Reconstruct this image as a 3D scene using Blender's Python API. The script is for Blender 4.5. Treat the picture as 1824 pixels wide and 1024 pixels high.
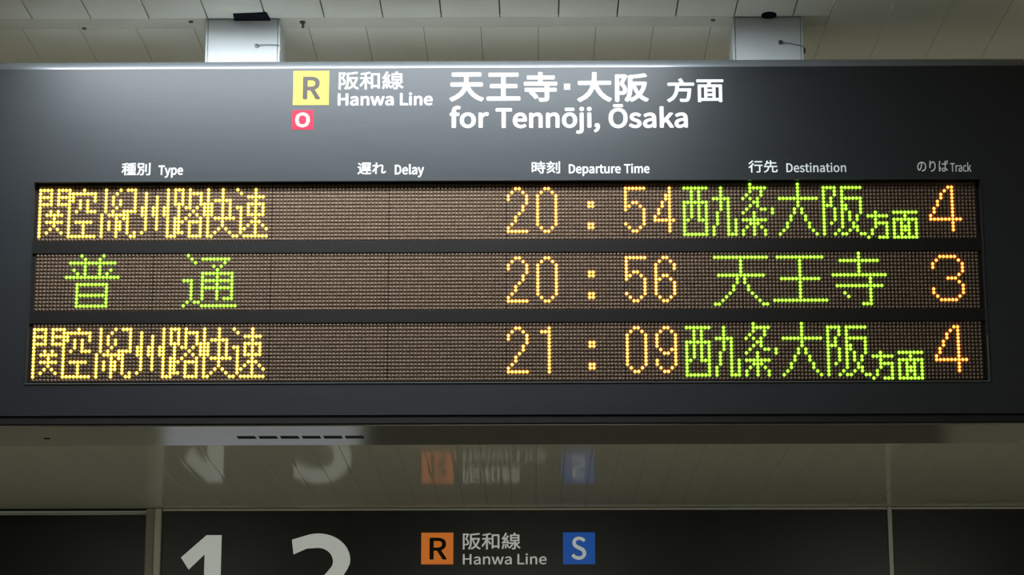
import bpy, math, random
from mathutils import Matrix, Vector

for o in list(bpy.data.objects):
    bpy.data.objects.remove(o)
scn = bpy.context.scene
COL = scn.collection
random.seed(7)

# ------------------------------------------------------------------ camera, world, exposure
cam_data = bpy.data.cameras.new('camera')
cam_data.sensor_fit = 'HORIZONTAL'
cam_data.sensor_width = 36.0
cam_data.lens = 36.0 * 4300.0 / 1824.0
cam_data.clip_start = 0.05
cam_data.clip_end = 100
camera = bpy.data.objects.new('camera', cam_data)
COL.objects.link(camera)
RIGHT = Vector((0.99995738, 0.0091482, -0.00124449))
UP = Vector((0.00328675, -0.22677055, 0.97394266))
BACK = Vector((0.00862761, -0.97390525, -0.22679096))
m = Matrix((RIGHT, UP, BACK)).transposed().to_4x4()
m.translation = Vector((0.05710679, -5.08998416, 1.6))
camera.matrix_world = m
scn.camera = camera

world = bpy.data.worlds.new('world')
scn.world = world
world.use_nodes = True
world.node_tree.nodes['Background'].inputs[0].default_value = (0.60, 0.66, 0.52, 1)
world.node_tree.nodes['Background'].inputs[1].default_value = 0.10

scn.view_settings.view_transform = 'Standard'
scn.view_settings.look = 'None'
scn.view_settings.gamma = 1.0
scn.view_settings.use_curve_mapping = False
scn.view_settings.exposure = 0.0

LAMP_RADIANCE = 44.0        # fluorescent trough just in front of the board
ROOM_FILL_RADIANCE = 7.5    # unseen lamps added to lift the concourse light

H = 3.437                   # ceiling height
FACE = -0.010               # y of the board's front face

# ------------------------------------------------------------------ helpers
def tag(o, label=None, cat=None, group=None, kind=None):
    if label: o['label'] = label
    if cat: o['category'] = cat
    if group: o['group'] = group
    if kind: o['kind'] = kind
    return o

def empty(name, loc, label=None, cat=None, group=None, kind=None):
    o = bpy.data.objects.new(name, None)
    o.empty_display_size = 0.05
    COL.objects.link(o)
    o.location = loc
    return tag(o, label, cat, group, kind)

def put(name, mesh, parent=None, mats=()):
    """link a mesh whose vertices are in world coordinates under parent (parents only translate)"""
    for mt in mats:
        mesh.materials.append(mt)
    o = bpy.data.objects.new(name, mesh)
    COL.objects.link(o)
    if parent is not None:
        o.parent = parent
        off = Vector((0, 0, 0))
        p = parent
        while p is not None:
            off += p.location
            p = p.parent
        o.location = -off
    return o

class MB:
    def __init__(s):
        s.v = []; s.f = []; s.m = []
    def quad(s, a, b, c, d, mi=0):
        n = len(s.v); s.v += [a, b, c, d]; s.f.append((n, n+1, n+2, n+3)); s.m.append(mi)
    def box(s, x0, y0, z0, x1, y1, z1, mi=0, bevel=0.0):
        n = len(s.v)
        if bevel <= 0:
            s.v += [(x0,y0,z0),(x1,y0,z0),(x1,y1,z0),(x0,y1,z0),(x0,y0,z1),(x1,y0,z1),(x1,y1,z1),(x0,y1,z1)]
            s.f += [(n,n+3,n+2,n+1),(n+4,n+5,n+6,n+7),(n,n+1,n+5,n+4),(n+1,n+2,n+6,n+5),(n+2,n+3,n+7,n+6),(n+3,n,n+4,n+7)]
            s.m += [mi]*6
            return
        b = bevel
        idx = {}
        for X, (xa, sx) in enumerate(((x0, 1), (x1, -1))):
            for Y, (ya, sy) in enumerate(((y0, 1), (y1, -1))):
                for Z, (za, sz) in enumerate(((z0, 1), (z1, -1))):
                    for ax in range(3):
                        p = [xa + sx*b, ya + sy*b, za + sz*b]
                        p[ax] = (xa, ya, za)[ax]
                        idx[X, Y, Z, ax] = len(s.v); s.v.append(tuple(p))
        def F(*k): s.f.append(tuple(idx[q] for q in k)); s.m.append(mi)
        for ax in range(3):
            o1, o2 = [a for a in range(3) if a != ax]
            for t in (0, 1):
                ks = []
                for (p, q) in ((0,0),(1,0),(1,1),(0,1)):
                    c = [0, 0, 0]; c[ax] = t; c[o1] = p; c[o2] = q
                    ks.append((*c, ax))
                F(*ks)
        for ax in range(3):            # edges along ax
            o1, o2 = [a for a in range(3) if a != ax]
            for p in (0, 1):
                for q in (0, 1):
                    c0 = [0, 0, 0]; c0[o1] = p; c0[o2] = q
                    c1 = list(c0); c1[ax] = 1
                    F((*c0, o1), (*c1, o1), (*c1, o2), (*c0, o2))
        for X in (0, 1):
            for Y in (0, 1):
                for Z in (0, 1):
                    F((X,Y,Z,0), (X,Y,Z,1), (X,Y,Z,2))
    def cyl(s, c, axis, r, h, n=12, mi=0, r2=None):
        r2 = r if r2 is None else r2
        a = Vector(axis).normalized()
        t = Vector((1, 0, 0)) if abs(a.x) < .9 else Vector((0, 1, 0))
        u = a.cross(t).normalized(); w = a.cross(u)
        b = len(s.v); c = Vector(c)
        for k in range(n):
            d = u*math.cos(2*math.pi*k/n) + w*math.sin(2*math.pi*k/n)
            s.v.append(tuple(c + d*r)); s.v.append(tuple(c + a*h + d*r2))
        for k in range(n):
            j = (k+1) % n
            s.f.append((b+2*k, b+2*j, b+2*j+1, b+2*k+1)); s.m.append(mi)
        s.f.append(tuple(b+2*k for k in range(n-1, -1, -1))); s.m.append(mi)
        s.f.append(tuple(b+2*k+1 for k in range(n))); s.m.append(mi)
    def tube(s, pts, r, n=8, mi=0, closed=False):
        pts = [Vector(p) for p in pts]; rings = []; N = len(pts)
        for i, p in enumerate(pts):
            a = pts[(i+1) % N] if (closed or i < N-1) else p
            b = pts[i-1] if (closed or i > 0) else p
            t = (a - b).normalized()
            q = Vector((0, 1, 0)) if abs(t.y) < .8 else Vector((1, 0, 0))
            u = t.cross(q).normalized(); w = t.cross(u)
            base = len(s.v)
            for k in range(n):
                s.v.append(tuple(p + (u*math.cos(2*math.pi*k/n) + w*math.sin(2*math.pi*k/n))*r))
            rings.append(base)
        for i in range(N if closed else N-1):
            A, B = rings[i], rings[(i+1) % N]
            for k in range(n):
                j = (k+1) % n
                s.f.append((A+k, A+j, B+j, B+k)); s.m.append(mi)
        if not closed:
            s.f.append(tuple(rings[0]+k for k in range(n))); s.m.append(mi)
            s.f.append(tuple(rings[-1]+k for k in range(n-1, -1, -1))); s.m.append(mi)
    def mesh(s, name, smooth=False, fix=True):
        me = bpy.data.meshes.new(name)
        me.from_pydata(s.v, [], s.f)
        me.polygons.foreach_set('material_index', s.m)
        if fix:
            import bmesh
            bm = bmesh.new(); bm.from_mesh(me)
            bmesh.ops.recalc_face_normals(bm, faces=bm.faces)
            bm.to_mesh(me); bm.free()
        if smooth:
            me.polygons.foreach_set('use_smooth', [True]*len(me.polygons))
        me.update()
        return me
    def build(s, name, mats, parent=None, smooth=False, fix=True):
        return put(name, s.mesh(name, smooth, fix), parent, mats if isinstance(mats, (list, tuple)) else [mats])

def material(name, color, rough=0.5, metal=0.0, spec=0.5, noise=None, bump=None, emit=None, emit_strength=1.0, coat=0.0, coat_rough=0.1):
    mt = bpy.data.materials.new(name)
    mt.use_nodes = True
    nt = mt.node_tree
    b = nt.nodes['Principled BSDF']
    b.inputs['Base Color'].default_value = (*color, 1)
    b.inputs['Roughness'].default_value = rough
    b.inputs['Metallic'].default_value = metal
    b.inputs['Specular IOR Level'].default_value = spec
    b.inputs['Coat Weight'].default_value = coat
    b.inputs['Coat Roughness'].default_value = coat_rough
    tc = nt.nodes.new('ShaderNodeTexCoord')
    if noise:                      # (scale xyz, amount of colour variation)
        sc, amt = noise
        mp = nt.nodes.new('ShaderNodeMapping'); mp.inputs['Scale'].default_value = sc
        nz = nt.nodes.new('ShaderNodeTexNoise'); nz.inputs['Scale'].default_value = 1.0; nz.inputs['Detail'].default_value = 4
        mx = nt.nodes.new('ShaderNodeMix'); mx.data_type = 'RGBA'
        mx.inputs[6].default_value = (*[c*(1-amt) for c in color], 1)
        mx.inputs[7].default_value = (*[min(1, c*(1+amt)) for c in color], 1)
        nt.links.new(tc.outputs['Object'], mp.inputs[0]); nt.links.new(mp.outputs[0], nz.inputs['Vector'])
        nt.links.new(nz.outputs[0], mx.inputs[0]); nt.links.new(mx.outputs[2], b.inputs['Base Color'])
    if bump:                       # (scale xyz, strength, distance)
        sc, st, di = bump
        mp = nt.nodes.new('ShaderNodeMapping'); mp.inputs['Scale'].default_value = sc
        nz = nt.nodes.new('ShaderNodeTexNoise'); nz.inputs['Scale'].default_value = 1.0; nz.inputs['Detail'].default_value = 3
        bp = nt.nodes.new('ShaderNodeBump'); bp.inputs['Strength'].default_value = st; bp.inputs['Distance'].default_value = di
        nt.links.new(tc.outputs['Object'], mp.inputs[0]); nt.links.new(mp.outputs[0], nz.inputs['Vector'])
        nt.links.new(nz.outputs[0], bp.inputs['Height']); nt.links.new(bp.outputs[0], b.inputs['Normal'])
        if coat: nt.links.new(bp.outputs[0], b.inputs['Coat Normal'])
    if emit:
        b.inputs['Emission Color'].default_value = (*emit, 1)
        b.inputs['Emission Strength'].default_value = emit_strength
    return mt

M = {}
M['ceiling'] = material('ceiling enamel', (0.79, 0.785, 0.71), rough=0.085, spec=0.045, noise=((3, 1.2, 3), .05), bump=((6, 1.5, 1), .05, .01))
M['ceiling_strip'] = material('ceiling strip enamel', (0.70, 0.69, 0.62), rough=0.25, spec=0.3, noise=((9, 9, 3), .06))
M['void'] = material('ceiling void', (0.02, 0.02, 0.02), rough=.9, spec=.1)
M['black'] = material('board black film', (0.0115, 0.0135, 0.0160), rough=0.44, spec=0.50, noise=((5, 5, 40), .25), bump=((9, 1, 160), .06, .002))
M['rail'] = material('matte black rail', (0.012, 0.011, 0.009), rough=.65, spec=.2)
M['housing'] = material('light grey housing', (0.86, 0.86, 0.84), rough=.45, spec=.4)
M['under'] = material('polished dark underside', (0.22, 0.22, 0.19), rough=.13, spec=.5, metal=.5)
M['slot'] = material('vent slot dark', (0.01, 0.01, 0.01), rough=.9, spec=.05)
M['slot_grey'] = material('vent slot', (0.045, 0.045, 0.04), rough=.9, spec=.05)
M['white_film'] = material('white lettering film', (0.86, 0.87, 0.86), rough=.45, spec=.4)
M['yellow_film'] = material('orange yellow film', (0.92, 0.60, 0.055), rough=.45, spec=.16)
M['red_film'] = material('red film', (0.58, 0.010, 0.030), rough=.35, spec=.22)
M['letter_black'] = material('black letter film', (0.030, 0.019, 0.017), rough=.42, spec=.30)
M['bar'] = material('display divider', (0.0105, 0.009, 0.008), rough=.6, spec=.12)
M['led_board'] = material('display circuit face', (0.080, 0.048, 0.030), rough=.7, spec=.05)
M['trim'] = material('thin window trim', (0.05, 0.052, 0.055), rough=.25, spec=.6, metal=.4)
M['lip'] = material('window lip with painted glint', (0.16, 0.165, 0.165), rough=.4, metal=.5)  # paler than the trim: light caught on the lip, put into its colour
M['post'] = material('painted steel post', (0.62, 0.64, 0.66), rough=.38, spec=.5, noise=((14, 14, 14), .03))
M['steel'] = material('bolt steel', (0.16, 0.16, 0.17), rough=.35, metal=.8)
M['wire'] = material('wire', (0.12, 0.115, 0.13), rough=.4, metal=.6)
M['clamp'] = material('aged wire clamp', (0.42, 0.34, 0.27), rough=.6)
M['foam'] = material('black foam', (0.008, 0.009, 0.015), rough=.95, spec=.05)
M['alu'] = material('aluminium profile', (0.72, 0.73, 0.68), rough=.4, metal=.15, noise=((40, 40, 3), .06))
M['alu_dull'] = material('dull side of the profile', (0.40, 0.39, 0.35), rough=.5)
M['sign_black'] = material('sign black acrylic', (0.010, 0.010, 0.010), rough=.30, spec=.4)
M['floor'] = material('floor tile', (0.36, 0.35, 0.31), rough=.35, noise=((2, 2, 2), .08))
M['wall'] = material('wall enamel', (0.52, 0.51, 0.44), rough=.5, noise=((1, 1, 1), .05))
M['dark'] = material('dark opening', (0.10, 0.10, 0.085), rough=.4)

def emitter(name, color, strength, base=(0.5, 0.5, 0.5), rough=.4):
    return material(name, base, rough=rough, emit=color, emit_strength=strength)

M['tube'] = emitter('lamp diffuser', (0.84, 0.94, 1.0), LAMP_RADIANCE)
M['fill_room'] = emitter('room fill diffuser', (1.0, 0.98, 0.84), ROOM_FILL_RADIANCE)  # added out of view for ambient light
M['fill_far'] = emitter('rear fill diffuser', (1.0, 0.98, 0.80), 40.0)  # hidden behind the board, added to brighten the far ceiling
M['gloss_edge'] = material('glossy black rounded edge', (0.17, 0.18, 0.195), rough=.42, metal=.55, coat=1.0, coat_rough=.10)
M['poster'] = emitter('stand-in lit poster', (0.80, 0.88, 1.0), 0.27)  # glowing panel added for the bluish reflection under the board
M['sign_white'] = emitter('backlit white lettering', (0.93, 1.0, 0.92), 0.25, base=(.75, .77, .74))
M['sign_orange'] = emitter('backlit orange film', (0.85, 0.22, 0.03), 0.42, base=(.55, .18, .03))
M['sign_blue'] = emitter('backlit blue film', (0.010, 0.09, 0.42), 0.46, base=(.02, .1, .4))
M['sign_dark'] = material('dark letter', (0.02, 0.012, 0.01), rough=.5, spec=.2)

# outlines of the letters used on the signs: (advance, closed outlines as x,y,x,y,...)
GLYPHS = {
    ',': (97, [[26,-67, 48,-54, 64,-38, 74,-17, 77,7, 76,22, 70,34, 62,42, 50,44, 33,38, 26,22, 33,5, 50,-1, 54,0, 51,-15, 44,-28, 33,-39, 19,-48]]),
    '2': (194, [[15,0, 177,0, 177,28, 106,28, 64,25, 105,67, 137,108, 157,147, 165,186, 159,217, 144,241, 121,256, 90,261, 67,259, 47,251, 30,239, 14,224, 33,206, 57,227, 86,235, 107,231, 121,221, 130,205, 133,185, 126,150, 104,112, 68,68, 15,19]]),
    'D': (241, [[35,0, 101,0, 152,9, 190,34, 212,75, 220,129, 212,184, 189,224, 152,248, 99,257, 35,257], [68,27, 68,230, 97,230, 136,224, 165,204, 181,172, 187,129, 181,86, 165,54, 136,34, 97,27]]),
    'H': (255, [[35,0, 68,0, 68,121, 187,121, 187,0, 220,0, 220,257, 187,257, 187,149, 68,149, 68,257, 35,257]]),
    'L': (190, [[35,0, 180,0, 180,28, 68,28, 68,257, 35,257]]),
    'O': (260, [[130,-5, 174,5, 209,31, 231,74, 239,129, 231,185, 209,226, 174,252, 130,261, 86,252, 51,226, 28,185, 20,129, 28,74, 51,31, 86,5], [130,24, 98,31, 74,52, 59,86, 54,129, 59,172, 74,205, 98,226, 130,233, 161,226, 185,205, 201,172, 206,129, 201,86, 185,52, 161,31]]),
    'R': (222, [[68,135, 68,230, 111,230, 137,228, 157,220, 169,206, 173,185, 169,163, 157,147, 137,138, 111,135], [176,0, 213,0, 147,112, 171,122, 189,137, 201,158, 205,185, 199,219, 180,241, 152,253, 116,257, 35,257, 35,0, 68,0, 68,109, 114,109]]),
    'S': (209, [[106,-5, 143,1, 170,17, 188,40, 194,68, 190,93, 178,112, 162,126, 141,137, 104,153, 89,159, 75,168, 65,180, 62,196, 65,211, 75,223, 90,230, 110,233, 142,226, 168,209, 185,230, 152,252, 110,261, 77,256, 52,242, 35,221, 29,193, 34,169, 46,150, 63,137, 81,127, 118,111, 135,103, 148,94, 157,82, 161,65, 157,48, 146,35, 130,27, 107,24, 68,33, 36,56, 17,33, 35,18, 56,6, 80,-2]]),
    'T': (210, [[89,0, 121,0, 121,229, 199,229, 199,257, 11,257, 11,229, 89,229]]),
    'a': (197, [[76,-5, 109,3, 139,23, 140,23, 143,0, 169,0, 169,117, 165,149, 154,174, 133,189, 103,195, 61,187, 29,170, 41,148, 67,162, 98,168, 117,164, 129,154, 136,138, 137,120, 85,111, 49,97, 28,77, 21,49, 25,26, 36,10, 54,-1], [85,21, 72,23, 61,28, 54,38, 51,51, 56,68, 70,82, 97,92, 137,99, 137,46, 111,28]]),
    'c': (179, [[107,-5, 140,2, 169,19, 155,41, 134,28, 110,22, 86,27, 67,42, 55,65, 51,95, 56,125, 68,148, 87,163, 111,168, 131,164, 149,152, 165,173, 142,188, 110,195, 75,188, 46,169, 26,137, 18,95, 25,53, 44,22, 72,2]]),
    'e': (194, [[109,-5, 144,1, 172,15, 160,36, 138,25, 113,21, 88,26, 68,39, 55,60, 50,88, 178,88, 179,106, 174,143, 160,171, 136,189, 103,195, 72,188, 44,168, 25,137, 18,95, 25,53, 45,22, 74,2], [49,110, 56,135, 68,154, 85,166, 104,169, 124,166, 139,154, 148,136, 151,110]]),
    'f': (114, [[12,164, 37,164, 37,0, 69,0, 69,164, 110,164, 110,190, 69,190, 69,220, 71,236, 76,248, 84,255, 96,258, 118,252, 125,277, 110,282, 93,283, 68,279, 51,266, 41,247, 37,221, 37,190, 12,188]]),
    'i': (96, [[32,0, 64,0, 64,190, 32,190], [48,229, 64,235, 70,251, 64,266, 48,271, 33,266, 27,251, 33,235]]),
    'j': (96, [[12,-85, 36,-80, 53,-68, 62,-48, 64,-22, 64,190, 33,190, 33,-22, 32,-37, 28,-49, 21,-57, 9,-59, -9,-56, -15,-80], [48,229, 64,235, 70,251, 64,266, 48,271, 33,266, 27,251, 33,235]]),
    'k': (193, [[32,0, 64,0, 64,50, 99,92, 155,0, 190,0, 118,113, 181,190, 146,190, 65,90, 64,90, 64,279, 32,279]]),
    'l': (99, [[66,-5, 84,-2, 80,23, 73,22, 67,25, 64,36, 64,279, 32,279, 32,38, 34,20, 40,7, 51,-2]]),
    'm': (324, [[32,0, 64,0, 64,138, 89,160, 112,167, 128,164, 139,155, 145,139, 147,116, 147,0, 179,0, 179,138, 204,160, 227,167, 243,164, 254,155, 260,139, 263,116, 263,0, 294,0, 294,120, 291,152, 280,176, 262,190, 237,195, 204,185, 174,159, 167,174, 156,185, 141,192, 121,195, 90,186, 62,162, 58,190, 32,190]]),
    'n': (214, [[32,0, 64,0, 64,138, 90,160, 116,167, 133,164, 144,155, 150,139, 152,116, 152,0, 184,0, 184,120, 181,152, 170,176, 152,190, 126,195, 91,186, 62,162, 58,190, 32,190]]),
    'o': (212, [[106,-5, 139,2, 167,22, 187,53, 194,95, 187,137, 167,169, 139,188, 106,195, 73,188, 45,169, 25,137, 18,95, 25,53, 45,22, 73,2], [106,22, 84,27, 66,42, 55,65, 51,95, 55,125, 66,148, 84,163, 106,168, 129,163, 146,148, 157,125, 161,95, 157,65, 146,42, 129,27]]),
    'p': (217, [[32,-80, 64,-80, 64,-16, 63,18, 90,1, 116,-5, 147,2, 173,22, 192,55, 199,98, 194,138, 179,169, 155,188, 123,195, 91,187, 62,168, 58,190, 32,190], [111,22, 89,27, 64,42, 64,142, 91,161, 115,168, 138,163, 154,149, 163,127, 165,98, 161,66, 150,42, 132,28]]),
    'r': (136, [[32,0, 64,0, 64,122, 75,143, 87,156, 100,164, 112,166, 131,163, 137,191, 116,195, 101,192, 86,184, 73,172, 62,155, 58,190, 32,190]]),
    's': (164, [[82,-5, 112,0, 133,12, 146,30, 151,52, 146,75, 132,90, 114,101, 93,110, 78,116, 65,122, 56,131, 52,143, 54,153, 61,162, 72,168, 88,170, 111,165, 131,153, 146,173, 120,189, 87,195, 59,191, 39,179, 26,162, 22,141, 27,120, 39,105, 57,94, 77,86, 93,80, 107,72, 117,63, 120,50, 118,38, 111,29, 99,23, 83,20, 53,27, 27,43, 11,22, 43,3]]),
    't': (132, [[92,-5, 110,-2, 127,2, 121,27, 99,21, 85,24, 76,31, 71,42, 70,58, 70,164, 121,164, 121,190, 70,190, 70,244, 43,244, 40,190, 9,188, 9,164, 38,164, 38,59, 41,33, 50,13, 66,0]]),
    'u': (213, [[88,-5, 106,-2, 122,5, 137,16, 151,30, 152,30, 154,0, 181,0, 181,190, 149,190, 149,55, 124,31, 97,23, 81,26, 70,35, 64,51, 62,74, 62,190, 29,190, 29,70, 33,38, 44,14, 62,0]]),
    'w': (281, [[62,0, 99,0, 126,102, 139,157, 141,157, 154,103, 181,0, 220,0, 272,190, 241,190, 213,80, 202,27, 200,27, 187,80, 157,190, 126,190, 96,80, 83,27, 82,27, 70,80, 42,190, 9,190]]),
    'y': (182, [[35,-82, 61,-77, 80,-63, 95,-42, 106,-16, 178,190, 147,190, 112,85, 97,31, 95,31, 76,85, 38,190, 5,190, 81,0, 77,-15, 70,-31, 60,-44, 49,-53, 34,-56, 19,-53, 13,-78]]),
    'Ō': (260, [[130,-5, 174,5, 209,31, 231,74, 239,129, 231,185, 209,226, 174,252, 130,261, 86,252, 51,226, 28,185, 20,129, 28,74, 51,31, 86,5], [130,24, 98,31, 74,52, 59,86, 54,129, 59,172, 74,205, 98,226, 130,233, 161,226, 185,205, 201,172, 206,129, 201,86, 185,52, 161,31], [77,288, 182,288, 182,310, 77,310]]),
    'ō': (212, [[106,-5, 139,2, 167,22, 187,53, 194,95, 187,137, 167,169, 139,188, 106,195, 73,188, 45,169, 25,137, 18,95, 25,53, 45,22, 73,2], [106,22, 84,27, 66,42, 55,65, 51,95, 55,125, 66,148, 84,163, 106,168, 129,163, 146,148, 157,125, 161,95, 157,65, 146,42, 129,27], [55,235, 158,235, 158,258, 55,258]]),
    'の': (350, [[167,225, 159,176, 147,130, 134,92, 120,67, 107,52, 94,48, 82,51, 70,63, 62,83, 58,111, 66,148, 87,183, 121,210], [196,225, 235,215, 265,192, 283,161, 289,124, 282,83, 262,53, 233,31, 200,20, 170,15, 187,-11, 242,4, 283,32, 309,72, 318,123, 308,173, 282,214, 239,241, 184,251, 124,240, 75,209, 43,163, 31,109, 36,70, 50,40, 70,22, 93,15, 117,22, 138,43, 157,77, 175,124, 187,175]]),
    'ば': (350, [[81,264, 50,266, 48,241, 38,176, 32,94, 36,30, 45,-17, 70,-15, 69,-3, 70,13, 95,90, 81,102, 61,50, 57,99, 64,172, 75,240], [284,277, 267,272, 287,222, 305,229], [319,288, 302,283, 322,234, 340,240], [228,61, 229,49, 227,33, 221,21, 209,14, 190,11, 173,13, 160,18, 151,26, 148,38, 151,50, 160,59, 174,65, 192,67, 211,65], [254,266, 222,266, 224,244, 224,201, 190,200, 131,203, 131,177, 190,175, 224,175, 227,85, 195,88, 164,84, 142,73, 128,56, 123,36, 128,14, 142,-1, 164,-12, 195,-15, 225,-10, 243,3, 253,21, 256,42, 256,49, 283,31, 309,8, 324,32, 293,56, 255,77, 251,177, 311,183, 311,210, 251,202, 251,245]]),
    'り': (350, [[119,276, 88,277, 85,247, 78,192, 74,134, 78,78, 105,81, 104,124, 114,160, 134,196, 161,223, 193,233, 217,226, 235,206, 245,176, 249,138, 244,99, 230,68, 209,44, 182,27, 150,15, 113,8, 130,-18, 171,-7, 206,8, 236,30, 258,58, 272,94, 277,138, 271,188, 255,226, 230,250, 197,258, 166,251, 139,232, 117,206, 102,179, 108,227]]),
    'れ': (350, [[103,252, 101,219, 50,213, 28,213, 30,184, 99,193, 97,159, 19,52, 37,28, 94,111, 93,97, 92,7, 91,-13, 122,-13, 120,8, 119,92, 120,134, 145,159, 173,180, 199,195, 223,201, 235,199, 244,194, 249,185, 251,172, 244,109, 238,42, 241,23, 249,9, 261,0, 277,-2, 311,5, 341,27, 336,57, 310,35, 284,28, 270,34, 265,49, 272,115, 278,180, 275,199, 266,214, 251,224, 230,227, 202,221, 173,207, 145,188, 122,168, 124,188, 139,213, 129,225, 127,224, 134,277, 101,278]]),
    '先': (350, [[162,294, 162,239, 100,239, 113,280, 86,286, 67,227, 36,173, 58,161, 75,186, 90,214, 162,214, 162,144, 21,144, 21,118, 113,118, 106,77, 90,42, 62,14, 16,-8, 33,-30, 83,-5, 114,29, 131,70, 140,118, 207,118, 207,15, 209,-3, 215,-15, 227,-21, 246,-22, 296,-22, 313,-19, 324,-9, 331,12, 334,44, 310,55, 309,28, 306,12, 301,5, 293,3, 249,3, 236,5, 233,15, 233,118, 329,118, 329,144, 188,144, 188,214, 304,214, 304,239, 188,239, 188,294]]),
    '別': (350, [[208,252, 208,58, 233,58, 233,252], [293,287, 293,7, 291,0, 284,-2, 231,-2, 241,-28, 280,-28, 304,-23, 316,-13, 320,7, 320,287], [57,255, 147,255, 147,187, 57,187], [33,278, 33,163, 72,163, 68,115, 58,67, 40,24, 12,-11, 30,-29, 54,-3, 72,29, 83,64, 91,102, 149,102, 143,27, 136,-1, 131,-4, 124,-5, 84,-3, 89,-15, 91,-27, 134,-27, 147,-24, 157,-16, 167,20, 174,114, 174,125, 94,125, 97,163, 172,163, 172,278]]),
    '刻': (350, [[298,290, 298,6, 296,0, 290,-2, 242,-2, 251,-27, 287,-26, 309,-22, 320,-13, 324,6, 324,290], [235,254, 235,58, 260,58, 260,254], [161,202, 140,168, 69,165, 94,194, 118,227, 210,227, 210,251, 138,251, 128,273, 114,296, 90,289, 109,251, 19,251, 19,227, 88,227, 65,195, 49,176, 38,167, 29,162, 37,138, 56,141, 121,146, 76,104, 23,72, 40,51, 83,78, 122,111, 157,150, 185,195], [184,136, 154,92, 115,53, 70,20, 21,-5, 37,-27, 91,4, 140,43, 195,-12, 214,5, 157,59, 185,91, 208,126]]),
    '和': (350, [[186,262, 186,-12, 211,-12, 211,16, 290,16, 290,-10, 316,-10, 316,262], [211,42, 211,236, 290,236, 290,42], [154,291, 93,274, 21,262, 28,241, 86,249, 86,190, 18,190, 18,166, 80,166, 48,100, 9,47, 23,22, 57,69, 86,128, 86,-27, 112,-27, 112,127, 155,67, 171,89, 112,157, 112,166, 174,166, 174,190, 112,190, 112,254, 171,270]]),
    '大': (350, [[161,294, 161,247, 156,194, 22,194, 22,167, 152,167, 137,117, 111,70, 71,28, 15,-6, 35,-27, 91,7, 131,49, 158,97, 175,147, 199,90, 230,42, 269,2, 316,-27, 335,-3, 289,25, 250,64, 220,112, 197,167, 330,167, 330,194, 184,194, 189,247, 190,294]]),
    '天': (350, [[23,159, 23,133, 152,133, 138,95, 112,59, 72,25, 15,-5, 32,-27, 90,3, 131,37, 159,74, 175,113, 200,66, 232,26, 272,-5, 320,-27, 338,-4, 289,17, 249,47, 217,86, 194,133, 328,133, 328,159, 185,159, 187,199, 187,241, 313,241, 313,267, 36,267, 36,241, 159,241, 159,199, 157,159]]),
    '寺': (350, [[70,68, 101,37, 123,6, 146,21, 123,51, 92,81], [160,294, 160,254, 48,254, 48,228, 160,228, 160,182, 18,182, 18,158, 224,158, 224,114, 26,114, 26,89, 224,89, 224,8, 222,3, 216,1, 161,1, 171,-25, 210,-24, 235,-20, 248,-11, 251,8, 251,89, 327,89, 327,114, 251,114, 251,158, 332,158, 332,182, 187,182, 187,228, 307,228, 307,254, 187,254, 187,294]]),
    '方': (350, [[154,286, 178,234, 24,234, 24,208, 119,208, 117,167, 111,126, 100,87, 82,50, 55,18, 16,-8, 35,-29, 78,1, 108,38, 128,81, 139,126, 265,126, 255,39, 242,4, 235,1, 225,0, 166,2, 172,-10, 175,-23, 234,-24, 251,-21, 265,-12, 281,32, 292,139, 293,152, 144,152, 148,208, 328,208, 328,234, 180,234, 205,244, 179,296]]),
    '時': (350, [[156,73, 182,42, 200,12, 223,25, 203,55, 177,85], [221,294, 221,252, 147,252, 147,229, 221,229, 221,185, 133,185, 133,161, 267,161, 267,121, 134,121, 134,98, 267,98, 267,4, 266,-2, 260,-3, 213,-3, 222,-28, 257,-27, 279,-23, 290,-14, 293,3, 293,98, 334,98, 334,121, 293,121, 293,161, 338,161, 338,185, 247,185, 247,229, 323,229, 323,252, 247,252, 247,294], [102,146, 102,65, 51,65, 51,146], [102,169, 51,169, 51,247, 102,247], [27,271, 27,12, 51,12, 51,41, 127,41, 127,271]]),
    '王': (350, [[18,14, 18,-12, 332,-12, 332,14, 188,14, 188,122, 302,122, 302,148, 188,148, 188,245, 314,245, 314,271, 36,271, 36,245, 161,245, 161,148, 51,148, 51,122, 161,122, 161,14]]),
    '種': (350, [[152,187, 152,75, 224,75, 224,50, 148,50, 148,29, 224,29, 224,1, 128,1, 128,-21, 338,-21, 338,1, 250,1, 250,29, 326,29, 326,50, 250,50, 250,75, 324,75, 324,187, 250,187, 250,211, 331,211, 331,232, 250,232, 250,258, 331,270, 314,290, 236,279, 143,273, 150,252, 224,256, 224,232, 137,232, 137,211, 224,211, 224,187], [175,123, 224,123, 224,95, 175,95], [250,123, 300,123, 300,95, 250,95], [175,168, 224,168, 224,140, 175,140], [250,168, 300,168, 300,140, 250,140], [126,289, 76,273, 15,261, 23,241, 74,249, 74,195, 17,195, 17,171, 71,171, 44,110, 10,60, 23,36, 50,77, 74,128, 74,-27, 100,-27, 100,124, 132,80, 148,101, 100,149, 100,171, 144,171, 144,195, 100,195, 100,255, 145,269]]),
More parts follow.
